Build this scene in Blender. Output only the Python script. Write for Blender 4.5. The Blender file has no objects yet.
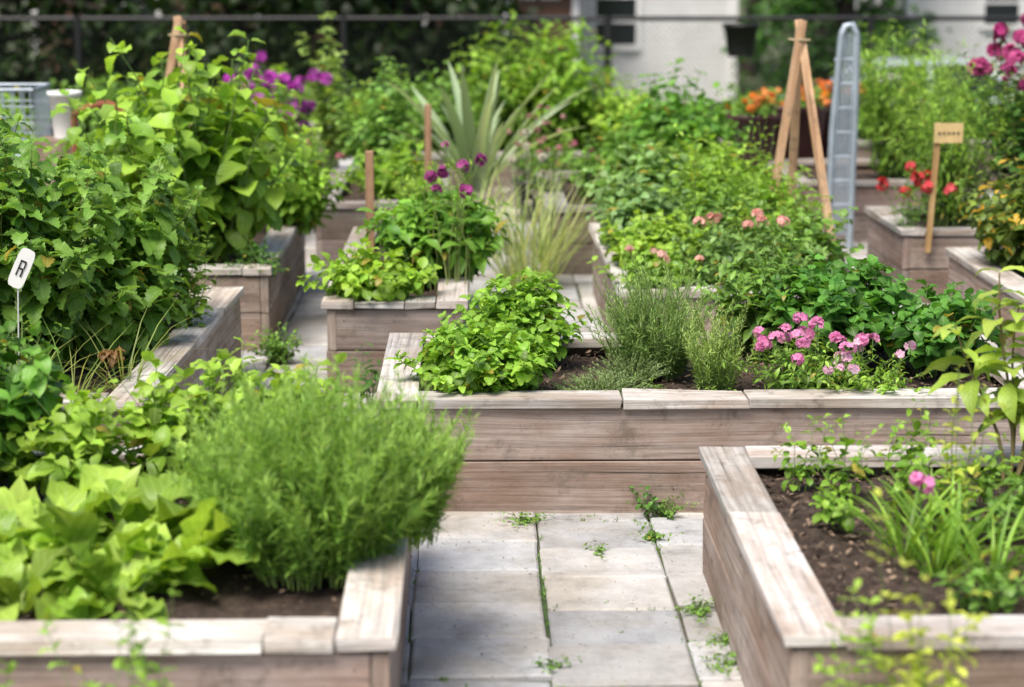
import bpy, math, numpy as np
from mathutils import Vector
rng=np.random.default_rng(11)
U=lambda a,b,n=None: rng.uniform(a,b,n)
sc=bpy.context.scene
sc.view_settings.view_transform='Standard'; sc.view_settings.look='None'; sc.view_settings.exposure=0

# ------------------------------------------------------------------ materials
class NT:
    def __init__(s,name):
        s.m=bpy.data.materials.new(name); s.m.use_nodes=True; s.t=s.m.node_tree; s.t.nodes.clear()
        s.out=s.t.nodes.new('ShaderNodeOutputMaterial')
    def n(s,typ,props=None,**inp):
        nd=s.t.nodes.new('ShaderNode'+typ)
        for k,v in (props or {}).items(): setattr(nd,k,v)
        for k,v in inp.items():
            key=int(k[1:]) if k[0]=='_' else k.replace('_',' ')
            s.set(nd.inputs[key],v)
        return nd
    def set(s,sock,v):
        if isinstance(v,bpy.types.NodeSocket): s.t.links.new(v,sock)
        elif isinstance(v,bpy.types.Node): s.t.links.new(v.outputs[0],sock)
        else: sock.default_value=v
    def ramp(s,fac,stops):
        r=s.t.nodes.new('ShaderNodeValToRGB'); s.set(r.inputs[0],fac)
        e=r.color_ramp.elements
        while len(e)<len(stops): e.new(.5)
        for i,(p,c) in enumerate(stops):
            e[i].position=p; e[i].color=(c,c,c,1) if isinstance(c,(int,float)) else (*c,1)
        return r.outputs[0]
    def mix(s,fac,a,b,mode='MIX'):
        m=s.t.nodes.new('ShaderNodeMix'); m.data_type='RGBA'; m.blend_type=mode
        s.set(m.inputs[0],fac)
        s.set(m.inputs[6],a if not isinstance(a,tuple) else (*a,1)); s.set(m.inputs[7],b if not isinstance(b,tuple) else (*b,1))
        return m.outputs[2]
    def math(s,op,a,b=0.0):
        m=s.t.nodes.new('ShaderNodeMath'); m.operation=op; s.set(m.inputs[0],a); s.set(m.inputs[1],b); return m.outputs[0]
    def bump(s,h,st,dist=.01):
        b=s.t.nodes.new('ShaderNodeBump'); s.set(b.inputs['Strength'],st); s.set(b.inputs['Distance'],dist); s.set(b.inputs['Height'],h); return b.outputs[0]
    def done(s,sh): s.t.links.new(sh.outputs[0] if isinstance(sh,bpy.types.Node) else sh,s.out.inputs[0]); return s.m

def mat_leaf(name,veins=True,trans=.38,rough=.5,tint=(1.12,1.06,.82)):
    t=NT(name)
    c=t.n('Attribute',{'attribute_name':'Col'}).outputs[0]
    c=t.mix(1.0,c,tint,'MULTIPLY')
    if veins:
        obj=t.n('TexCoord')
        uv=t.n('SeparateXYZ',Vector=obj.outputs['UV'])
        ax=t.math('ABSOLUTE',t.math('SUBTRACT',uv.outputs[0],.5))
        mid=t.ramp(ax,[(.0,1.0),(.06,0.0)])
        w=t.math('SINE',t.math('MULTIPLY',t.math('SUBTRACT',uv.outputs[1],t.math('MULTIPLY',ax,.55)),48.0))
        vn=t.ramp(w,[(.78,0.0),(1.0,1.0)])
        vv=t.math('MAXIMUM',mid,t.math('MULTIPLY',vn,.35))
        c=t.mix(t.math('MULTIPLY',vv,.36),c,(.5,.62,.28))
        c=t.mix(1.0,c,t.ramp(w,[(.0,.92),(1.0,1.03)]),'MULTIPLY')
    tc=t.mix(1.0,c,(1.3,1.2,.6),'MULTIPLY')
    p=t.n('BsdfPrincipled',Base_Color=c,Roughness=rough)
    p.inputs['Specular IOR Level'].default_value=.4
    tr=t.n('BsdfTranslucent',Color=tc)
    return t.done(t.n('MixShader',_0=trans,_1=p.outputs[0],_2=tr.outputs[0]))
def mat_attr(name,rough=.7,metal=0.,bs=0.,scale=60.):
    t=NT(name); col=t.n('Attribute',{'attribute_name':'Col'}).outputs[0]
    c=col
    if bs:
        o=t.n('TexCoord').outputs['Object']
        nz=t.n('TexNoise',Vector=o,Scale=scale,Detail=3.0).outputs[0]
        c=t.mix(1.0,col,t.ramp(nz,[(.3,.75),(.7,1.2)]),'MULTIPLY')
    p=t.n('BsdfPrincipled',Base_Color=c,Roughness=rough,Metallic=metal)
    if bs: t.set(p.inputs['Normal'],t.bump(nz,bs,.01))
    return t.done(p)
def mat_wood(name):
    t=NT(name); col=t.n('Attribute',{'attribute_name':'Col'}).outputs[0]
    tc=t.n('TexCoord'); uv=tc.outputs['UV']; ob=tc.outputs['Object']
    def mp(sx,sy): return t.n('Mapping',Vector=uv,Scale=(sx,sy,1.)).outputs[0]
    vo=t.n('TexVoronoi',Vector=mp(1.9,6.5),Scale=1.0).outputs['Distance']
    near=t.ramp(vo,[(.0,1.0),(.16,0.0)])
    warp=t.n('TexNoise',Vector=mp(1.0,3.5),Scale=1.0,Detail=2.0).outputs['Color']
    v=t.n('VectorMath',{'operation':'MULTIPLY_ADD'},_0=warp,_1=(.0,2.2,0.),_2=mp(.8,36.)).outputs[0]
    kv=t.n('CombineXYZ',X=0.,Y=t.math('MULTIPLY',near,1.5)).outputs[0]
    v=t.n('VectorMath',{'operation':'ADD'},_0=v,_1=kv).outputs[0]
    g=t.n('TexNoise',Vector=v,Scale=1.5,Detail=8.0,Roughness=.75).outputs[0]
    g2=t.n('TexNoise',Vector=mp(.9,62.),Scale=1.0,Detail=4.0,Roughness=.6).outputs[0]
    st=t.n('TexNoise',Vector=mp(1.6,4.),Scale=1.0,Detail=6.0,Roughness=.68).outputs[0]
    knot=t.ramp(vo,[(.02,1.0),(.065,0.0)])
    c=t.mix(1.0,col,t.ramp(g,[(.30,.40),(.42,.76),(.54,1.02),(.70,1.26)]),'MULTIPLY')
    c=t.mix(1.0,c,t.ramp(g2,[(.30,.22),(.36,.86),(.5,1.0),(.7,1.1)]),'MULTIPLY')
    c=t.mix(t.ramp(st,[(.40,0.0),(.60,.85)]),c,t.mix(1.0,c,(.66,.55,.47),'MULTIPLY'))
    c=t.mix(t.ramp(st,[(.28,.6),(.42,.0)]),c,t.mix(1.0,c,(1.25,1.25,1.26),'MULTIPLY'))
    c=t.mix(t.math('MULTIPLY',knot,.85),c,(.07,.045,.03))
    sp=t.n('TexNoise',Vector=ob,Scale=9.0,Detail=6.0,Roughness=.75).outputs[0]
    c=t.mix(t.ramp(sp,[(.53,0.0),(.67,.6)]),c,(.11,.09,.07))
    p=t.n('BsdfPrincipled',Base_Color=c,Roughness=.85,Normal=t.bump(t.math('ADD',g,t.math('MULTIPLY',g2,.7)),.55,.005))
    p.inputs['Specular IOR Level'].default_value=.2
    return t.done(p)
def mat_soil(name):
    t=NT(name); o=t.n('TexCoord').outputs['Object']
    a=t.n('TexNoise',Vector=o,Scale=22.,Detail=7.,Roughness=.75).outputs[0]
    c=t.ramp(a,[(.35,(.022,.013,.010)),(.52,(.07,.045,.033)),(.7,(.17,.12,.09))])
    p=t.n('BsdfPrincipled',Base_Color=c,Roughness=.95,Normal=t.bump(a,.9,.03))
    return t.done(p)
def mat_paver(name):
    t=NT(name); col=t.n('Attribute',{'attribute_name':'Col'}).outputs[0]
    o=t.n('TexCoord').outputs['Object']
    a=t.n('TexNoise',Vector=o,Scale=5.,Detail=9.,Roughness=.74).outputs[0]
    b=t.n('TexNoise',Vector=o,Scale=2.3,Detail=7.,Roughness=.66).outputs[0]
    s=t.n('TexVoronoi',Vector=o,Scale=34.).outputs['Distance']
    c=t.mix(1.0,col,t.ramp(a,[(.30,.50),(.43,.84),(.55,1.02),(.70,1.18)]),'MULTIPLY')
    c=t.mix(t.ramp(b,[(.46,0.),(.60,.8)]),c,t.mix(1.0,c,(.82,.76,.67),'MULTIPLY'))
    dots=t.math('MULTIPLY',t.ramp(s,[(.10,1.0),(.17,0.)]),t.ramp(a,[(.48,.0),(.56,1.)]))
    c=t.mix(t.math('MULTIPLY',dots,.75),c,(.13,.11,.08))
    p=t.n('BsdfPrincipled',Base_Color=c,Roughness=.82,Normal=t.bump(a,.9,.016))
    return t.done(p)
def mat_ground(name):
    t=NT(name); o=t.n('TexCoord').outputs['Object']
    a=t.n('TexNoise',Vector=o,Scale=1.3,Detail=7.,Roughness=.7).outputs[0]
    b=t.n('TexNoise',Vector=o,Scale=30.,Detail=4.,Roughness=.7).outputs[0]
    c=t.mix(t.ramp(a,[(.42,0.),(.56,1.)]),t.ramp(b,[(.3,(.05,.04,.03)),(.7,(.14,.12,.09))]),t.ramp(b,[(.3,(.03,.055,.015)),(.7,(.08,.14,.04))]))
    return t.done(t.n('BsdfPrincipled',Base_Color=c,Roughness=.95,Normal=t.bump(b,.8,.02)))
def mat_flat(name,c,rough=.6,metal=0.,var=.15,scale=8.,spec=.5):
    t=NT(name); o=t.n('TexCoord').outputs['Object']
    a=t.n('TexNoise',Vector=o,Scale=scale,Detail=4.,Roughness=.65).outputs[0]
    cc=t.mix(1.0,c,t.ramp(a,[(.3,1-var),(.7,1+var)]),'MULTIPLY')
    p=t.n('BsdfPrincipled',Base_Color=cc,Roughness=rough,Metallic=metal)
    return t.done(p)
def mat_siding(name,c):
    t=NT(name); o=t.n('TexCoord').outputs['Object']
    z=t.n('SeparateXYZ',Vector=o).outputs[2]
    fr=t.math('FRACT',t.math('MULTIPLY',z,6.5))
    a=t.n('TexNoise',Vector=o,Scale=3.,Detail=5.).outputs[0]
    cc=t.mix(1.0,c,t.ramp(a,[(.3,.9),(.7,1.05)]),'MULTIPLY')
    cc=t.mix(t.ramp(fr,[(.0,.4),(.12,0.)]),cc,(.3,.3,.32))
    return t.done(t.n('BsdfPrincipled',Base_Color=cc,Roughness=.6,Normal=t.bump(fr,.4,.02)))

M_LEAF=mat_leaf('leaf',True,.38,.42); M_LEAFB=mat_leaf('soft_leaf',False); M_NEEDLE=mat_leaf('needle_leaf',False,.35,.5); M_PETAL=mat_leaf('petal',False,.4,.6,(1.,1.,1.))
for nd in M_PETAL.node_tree.nodes:
    if nd.type=='MIX': nd.inputs[7].default_value=(1.05,1.,1.02,1)
M_STEM=mat_attr('stem',.65); M_WOOD=mat_wood('weathered_wood'); M_SOIL=mat_soil('soil'); M_CHIP=mat_attr('mulch_chip',.9)
M_PAVE=mat_paver('concrete_paver'); M_GROUND=mat_ground('ground'); M_BARK=mat_attr('bark',.9,0,.8,14.)
M_METAL=mat_flat('galvanised_steel',(.36,.42,.48),.5,.4); M_BLACK=mat_flat('black_vinyl_steel',(.012,.012,.014),.45)
M_WHITE=mat_flat('white_plastic',(.78,.78,.77),.5,0,.06); M_RUST=mat_flat('rusty_steel',(.25,.08,.04),.8,.2,.4,30.)
M_POT=mat_flat('maroon_plastic',(.06,.02,.022),.45); M_ASPH=mat_flat('asphalt',(.05,.05,.052),.9,0,.2,40.)
M_SIGNW=mat_flat('pale_wood',(.6,.44,.2),.7,0,.2,20.); M_GLASS=mat_flat('window_glass',(.02,.025,.03),.08,0,.05)
M_SIDE=mat_siding('white_siding',(.80,.80,.80)); M_SIDE2=mat_siding('brown_siding',(.14,.07,.045))
M_ROOF=mat_flat('roof_shingle',(.09,.085,.09),.9,0,.3,20.); M_TRIM=mat_flat('white_trim',(.8,.8,.8),.5,0,.04)
M_CAR=mat_flat('silver_car_paint',(.5,.56,.64),.35,.2,.03); M_TYRE=mat_flat('tyre_rubber',(.02,.02,.02),.8)
M_NAIL=mat_flat('rusty_nail',(.05,.035,.03),.6,.5)

# ------------------------------------------------------------------ mesh builder (all quads)
class MB:
    def __init__(s): s.v=[];s.f=[];s.uv=[];s.c=[];s.m=[];s.n=0
    def add(s,v,f,uv,c,m=0):
        v=np.asarray(v,float).reshape(-1,3); f=np.asarray(f,int).reshape(-1,4)
        s.v.append(v); s.f.append(f+s.n); s.n+=len(v)
        s.uv.append(np.asarray(uv,float).reshape(-1,2)); 
        c=np.asarray(c,float)
        if c.ndim==1: c=np.tile(c,(len(v),1))
        s.c.append(c.reshape(-1,3)); s.m.append(np.full(len(f),m,int))
    def build(s,name,mats,loc=(0,0,0),smooth=True,parent=None,bevel=0):
        if not s.v: return None
        if mats is LM and loc[1]>10.8: mats=LMB
        v=np.concatenate(s.v)-np.array(loc); f=np.concatenate(s.f); uv=np.concatenate(s.uv); c=np.concatenate(s.c); m=np.concatenate(s.m)
        me=bpy.data.meshes.new(name); me.vertices.add(len(v)); me.vertices.foreach_set('co',v.ravel())
        me.loops.add(len(f)*4); me.loops.foreach_set('vertex_index',f.ravel().astype(np.int32))
        me.polygons.add(len(f)); me.polygons.foreach_set('loop_start',(np.arange(len(f))*4).astype(np.int32))
        me.polygons.foreach_set('material_index',m.astype(np.int32))
        me.polygons.foreach_set('use_smooth',np.full(len(f),smooth))
        u=me.uv_layers.new(name='UVMap'); u.data.foreach_set('uv',uv.ravel())
        ca=me.color_attributes.new('Col','FLOAT_COLOR','POINT')
        ca.data.foreach_set('color',np.hstack([np.clip(c,0,1),np.ones((len(c),1))]).ravel())
        for x in mats: me.materials.append(x)
        me.update(calc_edges=True)
        o=bpy.data.objects.new(name,me); o.location=loc; sc.collection.objects.link(o)
        if parent: o.parent=parent; o.location=np.array(loc)-np.array(parent.location)
        if bevel:
            b=o.modifiers.new('bevel','BEVEL'); b.width=bevel; b.segments=2; b.limit_method='ANGLE'
        return o
LM=[M_LEAF,M_STEM,M_PETAL,M_NEEDLE,M_CHIP]; LMB=[M_LEAFB,M_STEM,M_PETAL,M_NEEDLE,M_CHIP]
def empty(name,loc=(0,0,0)):
    e=bpy.data.objects.new(name,None); e.location=loc; e.empty_display_size=.2; sc.collection.objects.link(e); return e
nrm=lambda a: a/np.maximum(np.linalg.norm(a,axis=-1,keepdims=True),1e-9)

PROF=dict(
 ovate=[.07,.10,.78,1.,.88,.62,.03],
 serr=[.06,.08,.7,.62,.98,.84,1.0,.78,.86,.6,.66,.38,.4,.04],
 heart=[.06,.06,.9,1.05,.98,.8,.5,.04],
 lance=[.12,.6,.95,1.,.75,.4,.03],
 lettuce=[.16,.16,.2,.34,.5,.62,.78,.92,1.,1.02,.94,.7,.2],
 strap=[.8,1.,.95,.85,.7,.5,.04],
 grass=[1.,.9,.65,.05], needle=[.5,1.,.1], petal=[.25,1.,.75], lob=[.06,.1,.8,.5,1.0,.6,.9,.45,.5,.05], simple=[.1,.9,.85,.05])
def leaves(mb,p,d,u,L,W,prof,curl,fold,col,m=0,wave=.0,flat=False):
    n=len(p); prof=np.array(PROF[prof]); k=len(prof); t=np.linspace(0,1,k)
    A=lambda x: np.broadcast_to(np.asarray(x,float),(n,))
    L,W,curl,fold=A(L),A(W),A(curl),A(fold)
    d=nrm(d); r=nrm(np.cross(d,u)); u2=np.cross(r,d)
    c=(curl+1e-3)[:,None]; ang=c*t
    pos=p[:,None]+d[:,None]*(L[:,None]*np.sin(ang)/c)[...,None]-u2[:,None]*(L[:,None]*(1-np.cos(ang))/c)[...,None]
    ut=u2[:,None]*np.cos(ang)[...,None]+d[:,None]*np.sin(ang)[...,None]
    half=(W[:,None]/2*prof)[...,None]; rr=np.broadcast_to(r[:,None],pos.shape)
    cf=np.cos(fold)[:,None,None]; sf=np.sin(fold)[:,None,None]
    if wave:
        w1=rng.normal(0,wave,(n,k,1)); w2=rng.normal(0,wave,(n,k,1))
    else: w1=w2=0
    l=pos-rr*half*cf+ut*half*(sf+w1); rt=pos+rr*half*cf+ut*half*(sf+w2)
    if flat:
        V=np.stack([l,rt],2).reshape(-1,3); per=2*k
        q=[[2*j,2*j+1,2*j+3,2*j+2] for j in range(k-1)]
        uv=[[[0,t[j]],[1,t[j]],[1,t[j+1]],[0,t[j+1]]] for j in range(k-1)]
    else:
        V=np.stack([l,pos,rt],2).reshape(-1,3); per=3*k; q=[];uv=[]
        for j in range(k-1):
            q+=[[3*j,3*j+1,3*j+4,3*j+3],[3*j+1,3*j+2,3*j+5,3*j+4]]
            uv+=[[[0,t[j]],[.5,t[j]],[.5,t[j+1]],[0,t[j+1]]],[[.5,t[j]],[1,t[j]],[1,t[j+1]],[.5,t[j+1]]]]
    q=np.array(q); F=(q[None]+np.arange(n)[:,None,None]*per).reshape(-1,4)
    UV=np.tile(np.array(uv,float)[None],(n,1,1,1))
    col=np.broadcast_to(np.asarray(col,float),(n,3))
    mb.add(V,F,UV,np.repeat(col,per,0),m)
def tubes(mb,P,R,col,m=1,sides=4):
    P=np.asarray(P,float)
    if P.ndim==2: P=P[None]
    n,k,_=P.shape; R=np.broadcast_to(np.asarray(R,float),(n,k))
    T=nrm(np.gradient(P,axis=1)); ov=nrm(P[:,-1]-P[:,0])
    ref=np.where(np.abs(ov[:,:1])<.7,np.array([[1.,0,0]]),np.array([[0,0,1.]]))[:,None]
    a=nrm(np.cross(T,np.broadcast_to(ref,T.shape))); b=np.cross(T,a)
    th=np.arange(sides)/sides*2*math.pi
    V=P[:,:,None]+R[:,:,None,None]*(a[:,:,None]*np.cos(th)[:,None]+b[:,:,None]*np.sin(th)[:,None])
    q=[];uv=[]
    for j in range(k-1):
        for s in range(sides):
            s2=(s+1)%sides; q.append([j*sides+s,j*sides+s2,(j+1)*sides+s2,(j+1)*sides+s])
            uv.append([[j/3,s/sides],[j/3,(s+1)/sides],[(j+1)/3,(s+1)/sides],[(j+1)/3,s/sides]])
    F=(np.array(q)[None]+np.arange(n)[:,None,None]*k*sides).reshape(-1,4)
    col=np.broadcast_to(np.asarray(col,float),(n,3))
    mb.add(V.reshape(-1,3),F,np.tile(np.array(uv)[None],(n,1,1,1)),np.repeat(col,k*sides,0),m)
def obox(mb,c,ax,ay,az,col=(.5,.5,.5),m=0,jit=0.):
    c,ax,ay,az=[np.asarray(x,float) for x in (c,ax,ay,az)]
    V=np.array([c+sx*ax+sy*ay+sz*az for sz in(-1,1) for sy in(-1,1) for sx in(-1,1)])
    if jit: V=V+rng.normal(0,jit,V.shape)
    F=[[0,2,3,1],[4,5,7,6],[0,1,5,4],[2,6,7,3],[0,4,6,2],[1,3,7,5]]
    uv=[];off=U(0,50,2)
    for f in F:
        e1=np.linalg.norm(V[f[1]]-V[f[0]]); e2=np.linalg.norm(V[f[3]]-V[f[0]])
        o2=off+U(0,3,2)
        if e1>=e2: q=[[0,0],[e1,0],[e1,e2],[0,e2]]
        else: q=[[0,0],[0,e1],[e2,e1],[e2,0]]
        uv.append(np.array(q)+o2)
    mb.add(V,F,uv,col,m)
def box(mb,x0,x1,y0,y1,z0,z1,col=(.5,.5,.5),m=0,jit=0.):
    obox(mb,((x0+x1)/2,(y0+y1)/2,(z0+z1)/2),((x1-x0)/2,0,0),(0,(y1-y0)/2,0),(0,0,(z1-z0)/2),col,m,jit)

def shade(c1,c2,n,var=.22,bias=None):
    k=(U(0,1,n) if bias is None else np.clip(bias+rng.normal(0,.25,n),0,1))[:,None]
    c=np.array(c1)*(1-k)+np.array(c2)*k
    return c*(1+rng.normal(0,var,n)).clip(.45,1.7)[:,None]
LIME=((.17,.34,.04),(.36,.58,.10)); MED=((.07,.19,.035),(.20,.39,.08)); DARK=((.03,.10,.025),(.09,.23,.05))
GREY=((.15,.24,.13),(.30,.40,.24)); FRESH=((.12,.29,.03),(.29,.51,.08)); DEEP=((.008,.025,.008),(.03,.065,.015)); YEL=((.28,.42,.05),(.55,.66,.14))

def stems(mb,loc,n,H,R,r0=.35,bend=1.5,Hv=.25,dome=.45,sr=.003,sc_=(.12,.2,.05),m=7,droop=0.,tipr=.4,wob=.02,sides=3):
    q=np.sqrt(U(0,1,n)); a=U(0,2*math.pi,n); out=np.stack([np.cos(a),np.sin(a),0*a],1)
    Hi=H*(1-dome*q**2)*U(1-Hv,1.,n); t=np.linspace(0,1,m)
    base=np.array(loc)+out*(q*R*r0)[:,None]
    P=base[:,None]+out[:,None]*(R*(1-r0)*q)[:,None,None]*(t**bend)[None,:,None]
    z=Hi[:,None]*(t-droop*q[:,None]*t**2)
    P[...,2]+=z
    w=np.cumsum(rng.normal(0,wob,(n,m,2)),1)*t[None,:,None]; P[...,:2]+=w
    if sr: tubes(mb,P,sr*(1-t*(1-tipr))[None]*np.ones((n,1)),np.array(sc_)*U(.7,1.3,(n,1)),1,sides)
    return P
def sample(P,t):
    m=P.shape[1]; x=t*(m-1); i=np.minimum(x.astype(int),m-2); fr=(x-i)[...,None]
    idx=np.arange(P.shape[0])[:,None]
    a=P[idx,i]; b=P[idx,i+1]; return a*(1-fr)+b*fr, nrm(b-a)
def leafy(mb,P,nodes,per,t0,L,W,prof,elev,curl,fold,cols,tip=.55,wave=.15,flat=False,m=0,face=.7,var=.22,t1=1.):
    n=P.shape[0]; t=np.linspace(t0,t1,nodes)[None]+U(-.5,.5,(n,nodes))*(t1-t0)/nodes; t=t.clip(0,1)
    pos,tan=sample(P,t); pos=np.repeat(pos[:,:,None],per,2); tan=np.repeat(tan[:,:,None],per,2); tt=np.repeat(t[:,:,None],per,2)
    az=U(0,6.28,(n,1,1))+np.arange(nodes)[None,:,None]*2.4+np.arange(per)[None,None]*2*math.pi/per+U(-.4,.4,(n,nodes,per))
    pos,tan,tt,az=pos.reshape(-1,3),tan.reshape(-1,3),tt.ravel(),az.ravel()
    N=len(pos); hor=np.stack([np.cos(az),np.sin(az),0*az],1)
    hor=nrm(hor-tan*np.sum(hor*tan,1,keepdims=True))
    e=elev+rng.normal(0,.25,N)+.5*(tt-.5)
    d=hor*np.cos(e)[:,None]+tan*np.sin(e)[:,None]
    up=nrm(np.array([0,0,1.])*face+tan*(1-face)*.8+rng.normal(0,.22,(N,3)))
    s=np.interp(tt,[t0,(t0+1)/2,1],[.85,1.,tip])*U(.7,1.2,N)
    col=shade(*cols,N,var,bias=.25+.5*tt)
    if m==0:
        yl=(rng.random(N)<.02)[:,None]; col=np.where(yl,np.array([.42,.38,.08])*U(.6,1.1,(N,1)),col)
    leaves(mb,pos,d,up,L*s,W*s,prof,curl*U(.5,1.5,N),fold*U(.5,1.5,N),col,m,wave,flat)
def plant(name,loc,n=40,H=.4,R=.3,nodes=7,per=2,t0=.2,L=.07,W=.045,prof='ovate',elev=.35,curl=.9,fold=.3,cols=MED,tip=.55,wave=.15,flat=False,m=0,fl=None,**k):
    mb=MB(); P=stems(mb,loc,n,H,R,**k)
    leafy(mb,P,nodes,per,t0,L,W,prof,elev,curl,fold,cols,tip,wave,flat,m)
    if fl:
        nf=min(fl['n'],n); o=np.argsort(-P[:,-1,2]+rng.normal(0,.07,n))[:nf]
        C=P[o,-1]+np.array([0,0,1.])*fl.get('dz',.01)*U(.3,2.4,(nf,1)) if fl.get('dz',0)>.015 else P[o,-1]+np.array([0,0,fl.get('dz',.01)])
        tubes(mb,np.stack([P[o,-1],(P[o,-1]+C)/2,C],1),.0018,(.15,.25,.08),1,3)
        flowers(mb,C,fl['r'],fl['k'],fl['c'],fl['s'],fl.get('flat',1.))
    return mb.build(name,LM,loc)
def flowers(mb,C,r,k,col,s,squash=1.):
    """heads of k five-petalled florets"""
    C=np.asarray(C).reshape(-1,3); n=len(C); D=nrm(rng.normal(0,1,(n,k,3))+np.array([0,0,.7])); 
    sc3=np.array([1.,1.,squash])
    pos=C[:,None]+D*sc3*r*U(.6,1.15,(n,k,1))*U(.6,1.15,(n,1,1)); c=np.array(col)*(1+rng.normal(0,.18,(n,k,1)))+U(0,.16,(n,1,1))*max(col)
    pos=pos.reshape(-1,3);D=D.reshape(-1,3);c=c.reshape(-1,3).clip(0,1)
    t1=nrm(np.cross(D,rng.normal(0,1,D.shape))); t2=np.cross(D,t1)
    for j in range(5):
        a=j*2*math.pi/5; d=t1*math.cos(a)+t2*math.sin(a)+D*.35
        leaves(mb,pos,d,D,s,s*.85,'petal',.3,.1,c*rng.uniform(.85,1.1),2,.15)
def rosette(mb,loc,n,L,W,prof,cols,e0=.2,e1=1.4,curl=.8,fold=.3,wave=.2,r=.02,var=.18,m=0,flat=False,Lv=.3):
    q=U(0,1,n); a=np.arange(n)*2.4+U(-.4,.4,n); e=e0+(e1-e0)*q
    hor=np.stack([np.cos(a),np.sin(a),0*a],1); d=hor*np.cos(e)[:,None]; d[:,2]=np.sin(e)
    up=-hor*np.sin(e)[:,None]*1.; up[:,2]+=np.cos(e); up=up+rng.normal(0,.15,(n,3))
    s=U(1-Lv,1.1,n); p=np.array(loc)+hor*r*U(.3,1.3,(n,1))
    leaves(mb,p,d,up,L*s,W*s,prof,curl*U(.5,1.5,n),fold*U(.4,1.5,n),shade(*cols,n,var),m,wave,flat)
def cloud(mb,c,rad,n,L,W,cols,prof='simple',shell=.55,var=.3):
    D=nrm(rng.normal(0,1,(n,3))); rr=U(shell,1,(n,1))
    lump=1+.16*np.sin(D[:,:1]*5+c[0]*3)+.14*np.sin(D[:,1:2]*6+c[1])+.12*np.sin(D[:,2:]*7+1)
    p=np.array(c)+D*rr*lump*np.array(rad)
    d=nrm(D+rng.normal(0,.7,(n,3))+np.array([0,0,-.2])); up=nrm(D*.6+np.array([0,0,.7])+rng.normal(0,.3,(n,3)))
    leaves(mb,p,d,up,L*U(.6,1.2,n),W*U(.7,1.2,n),prof,.6,.25,shade(*cols,n,var),0,.1,True)

# ------------------------------------------------------------------ ground, roads
def gz(y): 
    t=np.clip((y-22.8)/4,0,1); return -.014-1.0*(t*t*(3-2*t))
xs=np.concatenate([np.linspace(-300,-20,12),np.linspace(-18,18,19),np.linspace(20,300,12)])
ys=np.concatenate([np.linspace(-200,2,10),np.linspace(4,34,31),np.linspace(40,600,16)])
X,Y=np.meshgrid(xs,ys); Vg=np.stack([X,Y,gz(Y)],-1).reshape(-1,3); nx=len(xs)
Fg=[[j*nx+i,j*nx+i+1,(j+1)*nx+i+1,(j+1)*nx+i] for j in range(len(ys)-1) for i in range(nx-1)]
mb=MB(); mb.add(Vg,Fg,np.zeros((len(Fg)*4,2)),(.1,.1,.1)); mb.build('ground',[M_GROUND])
mb=MB(); box(mb,-80,80,26.6,31.5,-1.1,-1.0)
mb.build('street',[M_ASPH],smooth=False)
mb=MB(); box(mb,-80,80,31.5,31.65,-1.1,-.88); box(mb,-80,80,31.65,33.,-1.1,-.89)
mb.build('sidewalk',[mat_flat('sidewalk_concrete',(.35,.35,.34),.85)],smooth=False)

# ------------------------------------------------------------------ pavers
mb=MB(); px,py=.405,.322
for i in range(-9,13):
    jo=U(-.05,.05)
    for j in range(-9,48):
        x0=-.185+i*px; x1=x0+px; y0=4.6+j*py+jo; y1=y0+py
        g=.0038
        cor=np.array([[x0+g,y0+g],[x1-g,y0+g],[x1-g,y1-g],[x0+g,y1-g]])+rng.normal(0,.0026,(4,2))+[rng.normal(0,.003),0]
        z=U(-.006,.007)+rng.normal(0,.0022,4); ctr=cor.mean(0)
        inn=ctr+(cor-ctr)*np.array([1-.010/px*1.6,1-.010/py*1.6])
        low=np.c_[cor,np.full(4,-.05)]; mid=np.c_[cor,z-.006]; top=np.c_[inn,z]
        v=np.r_[low,mid,top]; f=[[8,9,10,11]]
        for a in range(4):
            b=(a+1)%4; f+=[[a,b,b+4,a+4],[a+4,b+4,b+8,a+8]]
        tone=U(.35,.53); wv=U(-.015,.03)
        mb.add(v,f,np.zeros((len(f)*4,2)),np.array([tone+wv*.6,tone+.002,tone+.012-wv]))
mb.build('paved_path',[M_PAVE],smooth=False)

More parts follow.
